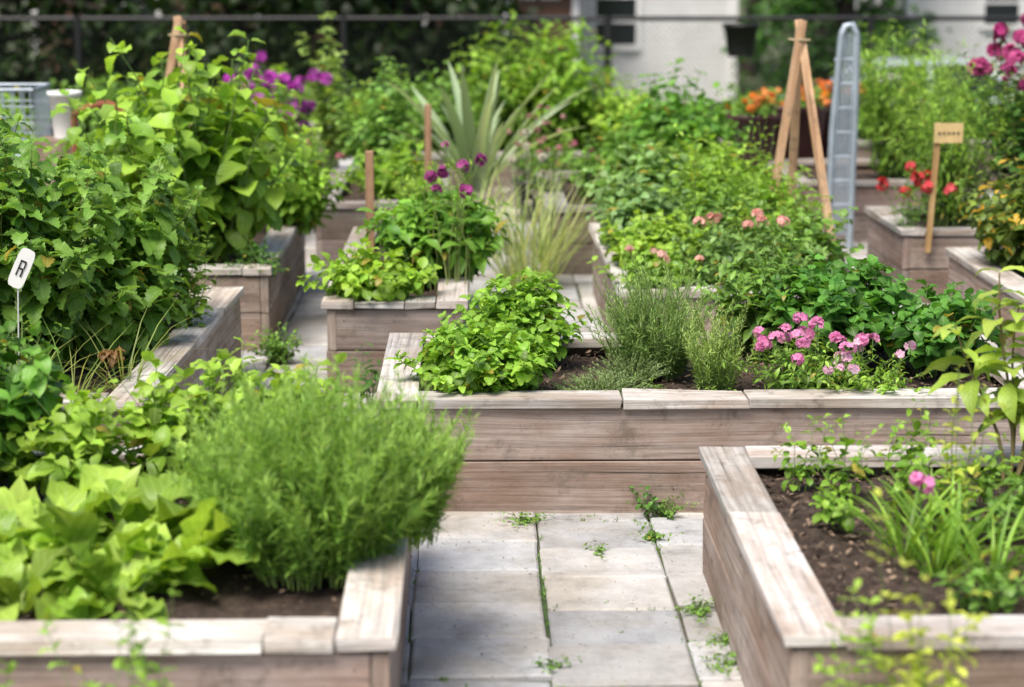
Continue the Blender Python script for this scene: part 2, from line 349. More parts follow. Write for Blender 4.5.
# ------------------------------------------------------------------ raised beds
def bed(x0,x1,y0,y1,h=.42,rot=0.,front_split=(),tone=1.,seed=0,courses=2,soilz=-.07,chips=250):
    """timber frame: stacked planks, posts, flat cap boards, soil."""
    loc=((x0+x1)/2,(y0+y1)/2,0); w,l=x1-x0,y1-y0; T=.042; capw=.145; capt=.036
    wall=h-capt-.001; ch=wall/courses
    par=empty('raised_garden_bed',loc); mb=MB()
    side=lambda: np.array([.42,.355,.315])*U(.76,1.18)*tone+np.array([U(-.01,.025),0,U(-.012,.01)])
    o=.018
    for c in range(courses):
        z0=c*ch-.012*(c==0)+.003; z1=(c+1)*ch-.003
        e=U(-.004,.004,4)
        box(mb,x0+o+T+.001,x1-o-T-.001,y0+o+e[0],y0+o+T+e[0],z0,z1,side(),0,.0018)
        box(mb,x0+o+T+.001,x1-o-T-.001,y1-o-T+e[1],y1-o+e[1],z0,z1,side(),0,.0018)
        box(mb,x0+o+e[2],x0+o+T+e[2],y0+o,y1-o,z0,z1,side(),0,.0018)
        box(mb,x1-o-T+e[3],x1-o+e[3],y0+o,y1-o,z0,z1,side(),0,.0018)
        for xx in (x0+o+T+.04,x0+w*.5,x1-o-T-.04):
            for zz in (.28,.72):
                q=c*ch+ch*zz+U(-.008,.008); xq=xx+U(-.008,.008); box(mb,xq-.0035,xq+.0035,y0+o+e[0]-.0022,y0+o+.01,q-.0035,q+.0035,(.1,.1,.1),1)
        for yy in (y0+o+.05,y0+l*.5,y1-o-.05):
            for zz in (.28,.72):
                q=c*ch+ch*zz+U(-.008,.008); yq=yy+U(-.008,.008); box(mb,x0+o+e[2]-.0022,x0+o+.01,yq-.0035,yq+.0035,q-.0035,q+.0035,(.1,.1,.1),1); box(mb,x1-o-.01,x1-o+e[3]+.0022,yq-.0035,yq+.0035,q-.0035,q+.0035,(.1,.1,.1),1)
    for xx in (x0+o+T+.003,x1-o-T-.073):
        for yy in (y0+o+T+.007,y1-o-T-.079): box(mb,xx,xx+.07,yy,yy+.07,0,wall-.004,side())
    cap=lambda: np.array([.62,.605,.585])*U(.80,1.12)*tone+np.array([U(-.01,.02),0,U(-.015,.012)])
    def run(a,b,sp):
        pts=[a]+[s for s in sp if a<s<b]+[b]; return list(zip(pts[:-1],pts[1:]))
    fs=list(front_split) or [x0+w*U(.4,.6)]
    zc=wall+.002
    xa,xb=(x0+capw,x1-capw)
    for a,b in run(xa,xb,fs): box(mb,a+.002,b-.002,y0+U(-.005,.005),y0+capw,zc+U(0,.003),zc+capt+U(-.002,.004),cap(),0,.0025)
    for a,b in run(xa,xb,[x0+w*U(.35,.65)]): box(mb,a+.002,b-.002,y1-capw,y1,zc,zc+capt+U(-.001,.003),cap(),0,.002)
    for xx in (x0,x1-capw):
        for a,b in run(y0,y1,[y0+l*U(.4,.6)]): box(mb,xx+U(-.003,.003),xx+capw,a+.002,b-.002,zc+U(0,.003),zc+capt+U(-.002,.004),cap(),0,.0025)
    mb.build('timber_frame',[M_WOOD,M_NAIL],loc,False,par,bevel=.004)
    mb=MB(); nx,ny=max(int(w/.04),6),max(int(l/.04),6)
    gx,gy=np.meshgrid(np.linspace(x0+o+T,x1-o-T,nx),np.linspace(y0+o+T,y1-o-T,ny))
    z=h+soilz+.018*np.sin(gx*9+seed)*np.cos(gy*7)+rng.normal(0,.007,gx.shape)
    Fs=[[j*nx+i,j*nx+i+1,(j+1)*nx+i+1,(j+1)*nx+i] for j in range(ny-1) for i in range(nx-1)]
    mb.add(np.stack([gx,gy,z],-1).reshape(-1,3),Fs,np.zeros((len(Fs)*4,2)),(.05,.03,.02),0)
    n=chips; p=np.stack([U(x0+.1,x1-.1,n),U(y0+.1,y1-.1,n),h+soilz+.018*U(.2,1.5,n)],1)
    d=rng.normal(0,1,(n,3))*[1,1,.35]
    leaves(mb,p,d,np.tile([0,0,1.],(n,1))+rng.normal(0,.5,(n,3)),U(.012,.038,n),U(.005,.015,n),'simple',.3,.4,shade((.04,.025,.018),(.24,.17,.12),n,.35),1,.4)
    mb.build('soil',[M_SOIL,M_CHIP],loc,True,par)
    if rot: par.rotation_euler[2]=rot
    return par
S=.36
bed(-2.65,-.18,4.42,6.30,front_split=(-.49,),chips=400)                 # left front
bed(.725,3.0,4.42,6.23,chips=3000,front_split=(1.45,),rot=.0)            # right front
bed(-.345,2.12,6.90,8.16,front_split=(.53,.98),chips=1800)              # middle
bed(-2.45,-1.12,6.92,9.35,rot=-.035)                                    # left 2
bed(-2.35,-1.0,9.85,12.1,tone=.85)                                      # left 3
bed(-.68,-.02,8.9,11.3,tone=.92)                                        # centre left
bed(.68,1.88,9.15,11.5)                                                 # centre right
bed(2.42,3.7,11.15,12.2,tone=.75)                                       # right back
bed(2.52,3.9,8.0,10.5,tone=.9)                                          # right
bed(2.17,3.2,13.5,15.0,tone=.7)
bed(.45,1.75,12.2,14.2,tone=.6)
bed(-1.0,-.15,12.4,14.4,tone=.65)
bed(-3.9,-2.9,12.4,14.8,tone=.8)
bed(-2.4,-1.3,13.2,15.6,tone=.7)
bed(-.6,1.4,15.4,17.,tone=.8); bed(2.0,4.6,16.3,18.,tone=.8); bed(-4.,-1.2,16.6,18.2,tone=.8)

# ------------------------------------------------------------------ foreground plants
for i,(x,y,l) in enumerate([(-1.14,4.84,.27),(-.90,4.86,.25),(-1.0,5.05,.29),(-.78,5.06,.26),(-1.3,5.08,.29),(-1.15,5.3,.31),(-.92,5.3,.31)]):
    mb=MB(); rosette(mb,(x,y,S-.01),19,l,l*.48,'lettuce',((.19,.36,.05),(.42,.62,.14)),.5,1.45,1.1,.26,.3,.025,Lv=.45)
    mb.build('lettuce_plant',LM,(x,y,S))
def feathery(name,loc,n,H,R,cols,L=.03,W=.0035,nodes=34,per=3,**k):
    kw=dict(r0=.5,bend=1.3,dome=.4,sr=.0022,wob=.006,Hv=.3); kw.update(k)
    return plant(name,loc,n,H,R,nodes,per,.12,L,W,'needle',.75,.3,0.,cols,.6,0,True,3,**kw)
TG=((.10,.27,.05),(.34,.54,.14))
feathery('tarragon_bush',(-.42,5.12,S),320,.59,.33,TG,L=.05,W=.0062,nodes=26,per=3,dome=.35,Hv=.45,wob=.014,sc_=(.25,.38,.1))
feathery('tarragon_bush',(-.22,5.4,S),150,.50,.25,TG,L=.05,W=.0062,nodes=26,Hv=.45,wob=.015,sc_=(.25,.38,.1))
feathery('tarragon_bush',(-.62,5.35,S),90,.54,.2,TG,L=.05,W=.0062,nodes=26,Hv=.45,wob=.015,sc_=(.25,.38,.1))
for x,y,H in [(-1.70,5.9,.68),(-1.48,5.85,.62),(-1.8,5.5,.55)]:
    plant('chard_plant',(x,y,S),50,H,.25,7,2,.3,.12,.075,'heart',cols=((.05,.17,.025),(.15,.35,.06)),curl=1.1,wave=.2,dome=.35)
for x,y,H in [(-.92,5.95,.42),(-.70,6.0,.46),(-.5,5.95,.42),(-1.15,5.75,.40)]:
    plant('squash_seedling',(x,y,S),28,H,.2,5,2,.35,.10,.06,'heart',cols=LIME,curl=.8)
for x,y,H,c in [(-.74,4.12,.74,FRESH),(-.80,4.05,.66,FRESH),(-1.12,4.2,.6,FRESH),(.93,4.14,.88,YEL),(1.00,4.08,.78,YEL),(.88,4.2,.72,LIME)]:
    plant('tall_weed',(x,y,0),7,H,.08,12,2,.3,.048,.024,'lance',cols=c,sr=.0022,Hv=.3,tip=.7)

# right front bed
mb=MB()
for x,y in [(1.22,5.05),(1.30,5.15),(1.17,5.2),(1.36,5.0),(1.26,5.3)]:
    rosette(mb,(x,y,S),20,.27,.014,'strap',FRESH,.8,1.5,.8,.4,0,.03)
C=[(1.17,5.08,.62),(1.19,5.06,.61)]
tubes(mb,[[(1.2,5.1,S),(1.19,5.09,.5),(1.175,5.08,.61)]],.002,(.1,.2,.05)); flowers(mb,C,.018,7,(.72,.25,.52),.016)
mb.build('dianthus_plant',LM,(1.25,5.1,S))
for x,y,H in [(1.10,5.75,.30),(1.0,5.9,.26),(1.22,5.6,.35),(1.30,5.85,.42),(1.36,5.5,.3),(1.05,5.5,.2),(1.5,5.75,.3)]:
    plant('nettle_seedling',(x,y,S),5,H,.07,8,2,.2,.05,.03,'ovate',cols=FRESH,sr=.002)
for x,y in [(1.62,5.1),(1.5,4.85),(1.75,5.4),(1.45,5.35),(1.27,4.74),(1.6,4.72),(1.6,5.6)]:
    plant('parsley_plant',(x,y,S),14,.17,.14,4,2,.4,.055,.035,'lob',cols=MED,sr=.0018)
plant('tall_kale_stalk',(1.33,5.3,S),5,.66,.07,13,1,.15,.055,.03,'lance',cols=YEL,sr=.0028,Hv=.25)
mb=MB(); b=np.array([1.66,5.95,S]); TP=[]
for dx,dy,H,bx in [(0,0,.66,-.05),(.02,.01,.6,.12),(-.02,0,.5,-.16),(.0,.02,.55,.02),(.01,-.01,.42,.2)]:
    t=np.linspace(0,1,7); P=b+np.stack([dx+bx*t**1.4+.012*np.sin(t*6),dy+.04*t,H*t],1); TP.append(P)
tubes(mb,np.array(TP),.007*(1-.65*np.linspace(0,1,7))[None]*np.ones((5,1)),(.16,.13,.05),1,6)
leafy(mb,np.array(TP),9,2,.42,.15,.065,'lance',.1,1.2,.25,((.20,.37,.05),(.42,.58,.13)),.75,.15)
mb.build('young_pepper_plant',LM,tuple(b))

# ------------------------------------------------------------------ middle bed
for x,y,H,R,n in [(.04,7.2,.31,.25,105),(.20,7.80,.40,.19,80)]:
    plant('lemon_balm_plant',(x,y,S),n,H,R,8,3,.25,.062,.045,'serr',cols=((.11,.29,.03),(.29,.53,.08)),r0=.6,dome=.5,curl=.9,fold=.25,wave=.12,tip=.75)
feathery('thyme_plant',(.47,7.18,S),170,.10,.2,GREY,L=.013,W=.0055,nodes=12,per=3,dome=.5,r0=.3)
feathery('thyme_plant',(.60,7.42,S),120,.13,.17,GREY,L=.013,W=.0055,nodes=12,per=3,dome=.5,r0=.3)
feathery('rosemary_bush',(.70,7.6,S),210,.50,.25,((.13,.26,.09),(.32,.48,.20)),L=.03,W=.0042,nodes=28,wob=.018,Hv=.45)
feathery('rosemary_bush',(.90,7.28,S),60,.40,.13,((.18,.34,.10),(.42,.58,.22)),L=.028,W=.0045,nodes=26,wob=.014,Hv=.5,dome=.3)
plant('phlox_plant',(1.24,7.22,S),60,.24,.28,8,2,.2,.05,.018,'lance',cols=((.08,.22,.03),(.25,.45,.08)),fl=dict(n=21,r=.024,k=7,c=(.70,.24,.48),s=.017,dz=.025,flat=.45),dome=.3,Hv=.4)
plant('phlox_plant',(1.46,7.12,S),40,.18,.22,7,2,.2,.045,.018,'lance',cols=FRESH,fl=dict(n=10,r=.02,k=6,c=(.76,.50,.62),s=.015,dz=.022,flat=.45),dome=.3)
plant('strawberry_plant',(1.46,7.8,S),80,.44,.34,4,3,.45,.09,.075,'heart',cols=((.035,.15,.03),(.12,.33,.06)),dome=.4,curl=.7,wave=.12)
plant('strawberry_plant',(1.80,7.6,S),55,.36,.26,4,3,.45,.085,.07,'heart',cols=((.035,.15,.03),(.12,.33,.06)),dome=.45,curl=.7,wave=.12)
plant('pepper_plant',(1.20,7.95,S),60,.48,.26,7,2,.25,.09,.035,'lance',cols=MED,dome=.35)
for x,y in [(.62,7.08),(.78,7.05),(1.0,7.1),(.35,7.05),(.7,7.3),(.3,7.12),(.86,7.1)]:
    plant('weed_seedling',(x,y,S),4,.07,.05,4,2,.3,.03,.008,'lance',cols=FRESH,sr=.001)

# ------------------------------------------------------------------ bed centre-left
plant('basil_plant',(-.46,9.12,S),80,.29,.26,7,2,.25,.08,.05,'ovate',cols=((.15,.34,.03),(.34,.57,.08)),dome=.5,tip=.8)
plant('hydrangea_bush',(-.14,9.75,S),110,.50,.34,7,2,.25,.12,.055,'lance',cols=((.05,.19,.025),(.19,.41,.06)),dome=.42,tip=.8)
mb=MB(); P=stems(mb,(-.10,9.45,S),16,.74,.13,sr=.0035,sc_=(.22,.28,.08),dome=.25,Hv=.15,r0=.8)
leafy(mb,P,6,1,.5,.05,.012,'lance',.7,.4,.2,FRESH); flowers(mb,P[:6,-1],.028,13,(.30,.03,.2),.019); flowers(mb,P[5:8,-1],.014,6,(.5,.2,.35),.013)
mb.build('verbena_plant',LM,(-.08,9.5,S))
plant('feverfew_plant',(-.28,10.6,S),60,.58,.22,9,2,.3,.05,.02,'lance',cols=LIME)
mb=MB()
for x,y,H in [(.34,11.6,.86),(.44,11.8,.8),(.25,11.75,.9)]: rosette(mb,(x,y,0),46,H,.013,'grass',((.24,.38,.14),(.48,.56,.30)),.85,1.5,.6,.3,0,.06,flat=True)
P=stems(mb,(.34,11.65,0),12,.95,.2,sr=.003,sc_=(.5,.52,.35)); flowers(mb,P[:,-1],.02,8,(.55,.56,.42),.018)
mb.build('ornamental_grass',LM,(.34,11.6,0))
mb=MB(); rosette(mb,(-.02,11.0,S-.1),60,.6,.013,'grass',((.25,.38,.12),(.48,.55,.26)),.9,1.5,.6,.3,0,.06,flat=True)
mb.build('onion_gone_to_seed',LM,(-.02,11.0,S))
# ------------------------------------------------------------------ bed centre-right
plant('sage_bush',(1.28,9.35,S),75,.42,.3,7,2,.25,.085,.035,'lance',cols=((.09,.21,.06),(.22,.40,.13)),fl=dict(n=7,r=.03,k=14,c=(.72,.40,.34),s=.018,flat=.6))
plant('geranium_plant',(.86,9.35,S),50,.26,.2,6,2,.25,.07,.05,'heart',cols=FRESH,fl=dict(n=6,r=.022,k=9,c=(.70,.42,.34),s=.015,flat=.6))
for x,y,H,c,L,W,pf in [(.92,9.9,.36,LIME,.09,.06,'ovate'),(1.3,10.1,.5,MED,.1,.05,'lance'),(1.6,9.7,.42,MED,.09,.06,'ovate'),(.92,10.6,.46,((.12,.26,.10),(.24,.42,.2)),.13,.08,'heart'),(1.35,10.8,.58,FRESH,.1,.06,'ovate'),(1.62,10.5,.5,FRESH,.09,.045,'lance'),(1.65,11.2,.5,FRESH,.09,.045,'lance'),(1.0,11.2,.58,((.13,.27,.10),(.26,.44,.2)),.14,.09,'heart'),(1.35,11.3,.64,LIME,.1,.05,'lance')]:
    plant('vegetable_plant',(x,y,S),60,H,.26,7,2,.25,L,W,pf,cols=c,dome=.4,Hv=.35)
for x,y,H in [(1.10,10.3,.88),(1.6,11.2,.8),(1.32,9.6,.55)]:
    plant('bolting_lettuce',(x,y,S),6,H,.1,12,1,.2,.07,.03,'lance',cols=LIME,sr=.004,dome=.2)
# ------------------------------------------------------------------ left bed 2 raspberries
for x,y,H,R,n in [(-1.75,7.6,.97,.38,60),(-1.55,8.3,1.0,.38,64),(-2.1,8.2,1.1,.4,50),(-1.42,7.9,.5,.25,34),(-2.05,7.25,.95,.35,40)]:
    plant('raspberry_bush',(x,y,S),n,H,R,9,3,.15,.13,.09,'serr',cols=((.07,.20,.035),(.23,.44,.09)),dome=.35,elev=.15,curl=1.1,wave=.14,sr=.0035,tip=.65,sc_=(.15,.17,.05),bend=1.3,Hv=.4)
plant('bean_vine',(-1.22,8.35,S),16,.58,.16,12,2,.1,.065,.042,'ovate',cols=FRESH,sr=.002,dome=.2)
plant('bean_vine',(-1.75,7.02,S),30,.36,.3,8,2,.1,.065,.042,'ovate',cols=MED,sr=.002,dome=.2)
for x,y in [(-1.45,7.1),(-1.6,6.98),(-1.3,7.3),(-1.3,8.8),(-1.85,6.95)]:
    mb=MB(); rosette(mb,(x,y,S),26,.42,.007,'grass',((.14,.26,.06),(.40,.46,.18)),.7,1.5,.9,.3,0,.04,flat=True)
    mb.build('grass_tuft',LM,(x,y,S))
mb=MB(); cl=(-1.33,7.25,.52); rosette(mb,cl,16,.06,.035,'lance',((.12,.06,.03),(.3,.17,.09)),-.6,1.2,1.6,.4,.4,.01); tubes(mb,[[(-1.36,7.25,S),(-1.35,7.25,.45),cl]],.003,(.2,.12,.07))
mb.build('withered_plant',LM,(-1.33,7.25,S))
# left bed 3
SF=((.12,.29,.04),(.34,.57,.09))
plant('sunflower_plant',(-1.42,10.3,S),40,1.26,.5,8,2,.2,.22,.15,'heart',cols=SF,elev=.1,curl=1.1,sr=.009,dome=.3,tip=.5,wave=.12,wob=.03)
plant('sunflower_plant',(-1.80,10.5,S),24,1.05,.4,8,2,.2,.20,.13,'heart',cols=SF,elev=.1,curl=1.1,sr=.009,dome=.3,tip=.5)
plant('tomato_plant',(-1.02,11.5,S),60,.58,.32,9,2,.2,.09,.06,'lob',cols=FRESH,dome=.4)
plant('tomato_plant',(-1.9,11.6,S),50,.8,.4,9,2,.2,.09,.06,'lob',cols=MED,dome=.4)
plant('oregano_plant',(-1.08,10.0,S),40,.2,.13,6,2,.2,.04,.025,'ovate',cols=DARK,droop=.5)
plant('oregano_plant',(-.94,9.55,0),30,.2,.12,6,2,.2,.04,.025,'ovate',cols=MED)
plant('curly_dock',(-.45,8.6,0),10,.3,.12,5,1,.3,.08,.03,'lance',cols=DARK)
# ------------------------------------------------------------------ right beds
plant('pepper_plant',(2.78,9.9,S),60,.62,.34,8,2,.2,.1,.055,'ovate',cols=((.05,.12,.02),(.18,.28,.05)),dome=.35)
mb=MB(); P=stems(mb,(2.75,9.8,S),24,.66,.36,sr=0); leafy(mb,P,3,1,.6,.1,.05,'ovate',.1,1.,.3,((.35,.2,.02),(.6,.42,.05))); mb.build('autumn_leaf_plant',LM,(2.75,9.8,S))
plant('squash_plant',(2.95,8.9,S),40,.4,.35,5,2,.35,.13,.1,'heart',cols=MED,dome=.4)
CO=((.12,.28,.04),(.32,.54,.10))
plant('cosmos_bush',(2.86,11.8,S),130,1.10,.38,14,3,.15,.08,.010,'lance',cols=CO,sr=.003,dome=.3,tip=.8,Hv=.4,flat=True)
plant('cosmos_bush',(3.0,14.0,S),120,1.15,.45,14,3,.15,.10,.014,'lance',cols=CO,sr=.003,dome=.3,tip=.8,flat=True)
mb=MB(); P=stems(mb,(3.25,11.7,S),50,1.26,.34,sr=.004,sc_=(.1,.1,.04),dome=.2,Hv=.3); leafy(mb,P,11,3,.15,.07,.045,'ovate',.2,.8,.3,DARK); flowers(mb,P[:26,-1],.042,18,(.50,.04,.24),.027)
mb.build('rose_bush',LM,(3.25,11.7,S))
mb=MB(); P=stems(mb,(2.50,11.32,S),16,.42,.16,sr=.003,dome=.3); leafy(mb,P,6,2,.2,.05,.02,'lance',.4,.6,.2,MED); flowers(mb,P[:8,-1],.03,12,(.55,.02,.03),.022)
mb.build('zinnia_plant',LM,(2.50,11.32,S))
# ------------------------------------------------------------------ back rows
mb=MB(); rosette(mb,(.02,13.2,.4),30,1.02,.085,'strap',((.22,.35,.26),(.40,.52,.42)),.85,1.5,.5,.5,0,.06,Lv=.4)
mb.build('yucca_plant',LM,(.02,13.2,.4))
bk=[
 ('dahlia_bush',.75,16.2,1.15,.5,FRESH,.16,.07,'lance',75),
 ('dahlia_bush',.30,16.4,1.25,.5,((.10,.24,.03),(.28,.48,.08)),.16,.07,'lance',65),
 ('pea_vine',-.62,14.0,.95,.38,((.08,.23,.05),(.24,.44,.11)),.12,.07,'ovate',65),
 ('pea_vine',-.45,12.9,.45,.35,FRESH,.1,.05,'lance',50),
 ('currant_bush',1.38,13.3,.92,.42,((.05,.17,.03),(.16,.37,.06)),.13,.09,'heart',85),
 ('currant_bush',.95,12.8,.56,.36,MED,.11,.07,'ovate',60),
 ('currant_bush',1.5,12.6,.5,.3,FRESH,.11,.07,'ovate',50),
 ('tomato_plant',-1.55,13.9,.75,.42,FRESH,.11,.07,'lob',60),
 ('tomato_plant',-2.0,14.8,.9,.5,MED,.11,.07,'lob',60),
 ('kale_plant',-3.3,13.4,.7,.5,MED,.15,.09,'heart',50),
 ('kale_plant',-3.5,14.4,.8,.5,FRESH,.15,.09,'heart',50),
 ('tomato_plant',-.95,15.9,.6,.45,LIME,.11,.07,'lob',55),
 ('bean_bush',-1.8,17.2,.7,.5,LIME,.12,.08,'ovate',60),
 ('bean_bush',-3.2,17.3,.6,.5,MED,.12,.08,'ovate',60),
 ('bean_bush',-.3,15.9,.8,.45,MED,.12,.08,'ovate',55),
 ('bean_bush',1.25,16.1,.7,.4,LIME,.12,.08,'ovate',50),
 ('bean_bush',2.4,16.9,.4,.5,MED,.12,.08,'ovate',50),
 ('bean_bush',3.4,17.1,.45,.5,FRESH,.12,.08,'ovate',50),
 ('bean_bush',4.3,17.0,.6,.5,MED,.12,.08,'ovate',50),
 ('cosmos_bush',4.1,14.2,.9,.5,FRESH,.1,.02,'lance',80)]
for nm,x,y,H,R,c,L,W,pf,n in bk: plant(nm,(x,y,.34),n,H,R,9,2,.15,L,W,pf,cols=c,dome=.4,sr=.004,Hv=.4)
mb=MB(); P=stems(mb,(-1.50,15.3,.34),50,.90,.36,sr=.004,dome=.3,Hv=.45); leafy(mb,P,9,2,.15,.08,.04,'lance',.3,.8,.3,DARK); flowers(mb,P[:34,-1],.04,12,(.48,.05,.46),.032); flowers(mb,P[:34,-3],.038,10,(.50,.06,.48),.032)
mb.build('petunia_bush',LM,(-1.50,15.3,.34))
plant('hollyhock_plant',(-1.08,15.6,.3),8,1.25,.16,14,2,.2,.1,.09,'heart',cols=((.16,.3,.08),(.34,.5,.18)),sr=.006,dome=.15)
mb=MB(); P=stems(mb,(.5,13.,.34),20,.7,.2,sr=.003,dome=.3,Hv=.4); leafy(mb,P,8,2,.15,.06,.02,'lance',.3,.8,.3,FRESH); flowers(mb,P[:10,-1],.014,7,(.5,.28,.25),.014); flowers(mb,P[:10,-2],.012,6,(.5,.28,.25),.014)
mb.build('astilbe_plant',LM,(.5,13.,.34))
mb=MB()
for x in np.arange(-6.2,7.,.55):
    cloud(mb,(x,20.6+U(-.5,.5),.1),(.5,.45,.3+U(0,.22)),330,.12,.06,[MED,FRESH,FRESH,LIME][int(U(0,3.99))])
mb.build('border_foliage',LMB)

# ------------------------------------------------------------------ weeds on the path
for x,y,r,n in [(.19,6.80,.07,16),(.68,6.86,.09,18),(.70,5.83,.07,14),(.62,6.6,.05,10),(.73,5.35,.05,10),(.735,5.55,.04,8),(.22,5.35,.02,5),(.42,6.45,.03,5)]:
    plant('path_weed',(x,y,.0),n,.04+.04*(r>.08),r,5,2,.2,.022,.012,'ovate',cols=MED,sr=.001,r0=.2,dome=.5)
plant('wall_weed',(.66,6.88,.0),7,.16,.06,6,2,.3,.035,.02,'ovate',cols=DARK,sr=.0015)
mb=MB(); n=420
lx=[.22,.627,-.183,1.03]; 
xx=np.concatenate([np.array(lx)[rng.integers(0,4,260)]+rng.normal(0,.006,260),U(-.2,.75,160)])
yy=np.concatenate([U(4.8,6.9,260),4.6+py*rng.integers(0,8,160)+rng.normal(0,.03,160)])
k=rng.random(n)<np.clip(.15+.6*np.sin(xx*9+yy*5),.05,1)
xx,yy=xx[k],yy[k]; n=len(xx)
for j in range(6):
    p=np.stack([xx+rng.normal(0,.008,n),yy+rng.normal(0,.008,n),np.full(n,-.006)],1); d=rng.normal(0,.6,(n,3)); d[:,2]=1
    leaves(mb,p,d,rng.normal(0,1,(n,3)),U(.008,.022,n),.004,'grass',.6,.2,shade(*MED,n),0,0,True)
mb.build('joint_moss',LM)
mb=MB(); n=760; p=np.stack([U(-.2,.75,n),U(4.7,6.95,n),np.full(n,.0095)],1)
k=rng.random(n)<np.clip(.3+.7*np.sin(p[:,0]*11)*np.cos(p[:,1]*8),.14,1); p=p[k]; n=len(p)
leaves(mb,p,rng.normal(0,1,(n,3))*[1,1,.1],np.tile([0,0,1.],(n,1)),U(.004,.014,n),U(.002,.006,n),'simple',.4,.3,shade((.06,.04,.025),(.2,.15,.07),n,.3),4,.2)
mb.build('leaf_litter',LM)

# ------------------------------------------------------------------ stakes, frames, signs
def pole(mb,a,b,w=.022,col=(.56,.38,.24),m=0):
    a,b=np.array(a,float),np.array(b,float); d=b-a; L=np.linalg.norm(d); d/=L
    r=nrm(np.cross(d,[0,1,.01])); s=np.cross(r,d); obox(mb,(a+b)/2,d*L/2,r*w,s*w,col,m,.001)
def aframe(x,y,ztop,sl,sr_,base=.36,dy=.2):
    mb=MB(); pole(mb,(x-sl,y-dy,base),(x+.01,y,ztop)); pole(mb,(x+sr_,y-dy-.25,base),(x-.005,y+.045,ztop)); pole(mb,(x+.02,y+dy+.1,base),(x+.01,y+.09,ztop-.03))
    tubes(mb,[[(x-.05,y-.03,ztop-.1),(x,y-.045,ztop-.1),(x+.05,y-.02,ztop-.1),(x+.05,y+.08,ztop-.11),(x-.04,y+.1,ztop-.1),(x-.05,y-.03,ztop-.1)]],.006,(.5,.4,.25),1,5)
    mb.build('bean_teepee_frame',[M_WOOD,M_STEM],(x,y,base),False,bevel=.003)
aframe(1.77,10.85,1.60,.20,.14); aframe(-1.70,11.75,1.59,.2,.16)
for x,y,z in [(-.52,10.1,.98),(-.27,12.2,1.05)]:
    mb=MB(); pole(mb,(x,y,.2),(x+.004,y,z),.021,(.44,.28,.18)); mb.build('wooden_stake',[M_WOOD],(x,y,.2),False,bevel=.003)
mb=MB(); pole(mb,(2.57,11.12,.3),(2.60,11.1,1.03),.014,(.6,.42,.2)); box(mb,2.57,2.73,11.075,11.088,.92,1.03,m=1)
for i in range(5): box(mb,2.59+i*.026,2.606+i*.026,11.0715,11.0735,.97,.98,(.1,.08,.05),2)
mb.build('garden_bed_sign',[M_WOOD,M_SIGNW,M_BARK],(2.6,11.1,.3),False)
mb=MB(); lx_,ly,lz=-1.585,6.98,.885; tubes(mb,[[(lx_-.03,ly+.006,.36),(lx_-.025,ly+.006,.6),(lx_-.015,ly+.006,.86)]],.003,(.6,.6,.6),0,5)
ax=np.array([.90,0,-.42]); az=np.array([.42,0,.90])
th=np.linspace(0,2*math.pi,17)[:-1]
ell=np.array([np.array([lx_,ly,lz])+ax*.03*math.copysign(abs(math.cos(a))**.45,math.cos(a))+az*.075*math.copysign(abs(math.sin(a))**.45,math.sin(a)) for a in th])
for yy in (0,.003):
    e_=ell+[0,yy,0]; cc=np.tile(e_.mean(0),(1,1))
    mb.add(np.r_[e_,cc],[[16,i,(i+1)%16,(i+2)%16] for i in range(0,16,2)],np.zeros((32,2)),(.8,.8,.8),1)
for (u0,v0,u1,v1) in [(-.012,-.03,-.007,.03),(-.007,.024,.010,.03),(.006,.0,.011,.024),(-.007,-.004,.008,.002),(.004,-.03,.010,-.004)]:
    q=[np.array([lx_,ly-.003,lz])+ax*a+az*b for a,b in ((u0,v0),(u1,v0),(u1,v1),(u0,v1))]; mb.add(q,[[0,1,2,3]],np.zeros((4,2)),(.02,.02,.02),2)
mb.build('plant_label',[M_STEM,M_WHITE,M_BLACK],(lx_,ly,.4),False)

mb=MB(); x,y=2.46,13.2
for dx in (-.085,.06): tubes(mb,[[(x+dx,y,.0),(x+dx+.01,y,.8),(x+dx*.7+.025,y,1.42)]],.024,(.4,.45,.5),0,8)
tubes(mb,[[(x-.035,y,1.42),(x-.01,y,1.48),(x+.03,y,1.49),(x+.065,y,1.42)]],.024,(.4,.45,.5),0,8)
for z in np.arange(.3,1.4,.16): tubes(mb,[[(x-.075,y,z),(x,y,z+.005),(x+.065,y,z)]],.011,(.4,.45,.5),0,6)
for dx in (-.05,-.025,.0,.025): tubes(mb,[[(x+dx,y,.1),(x+dx+.01,y,.8),(x+dx+.02,y,1.44)]],.010,(.4,.45,.5),0,6)
mb.build('metal_trellis',[M_METAL],(x,y,0))

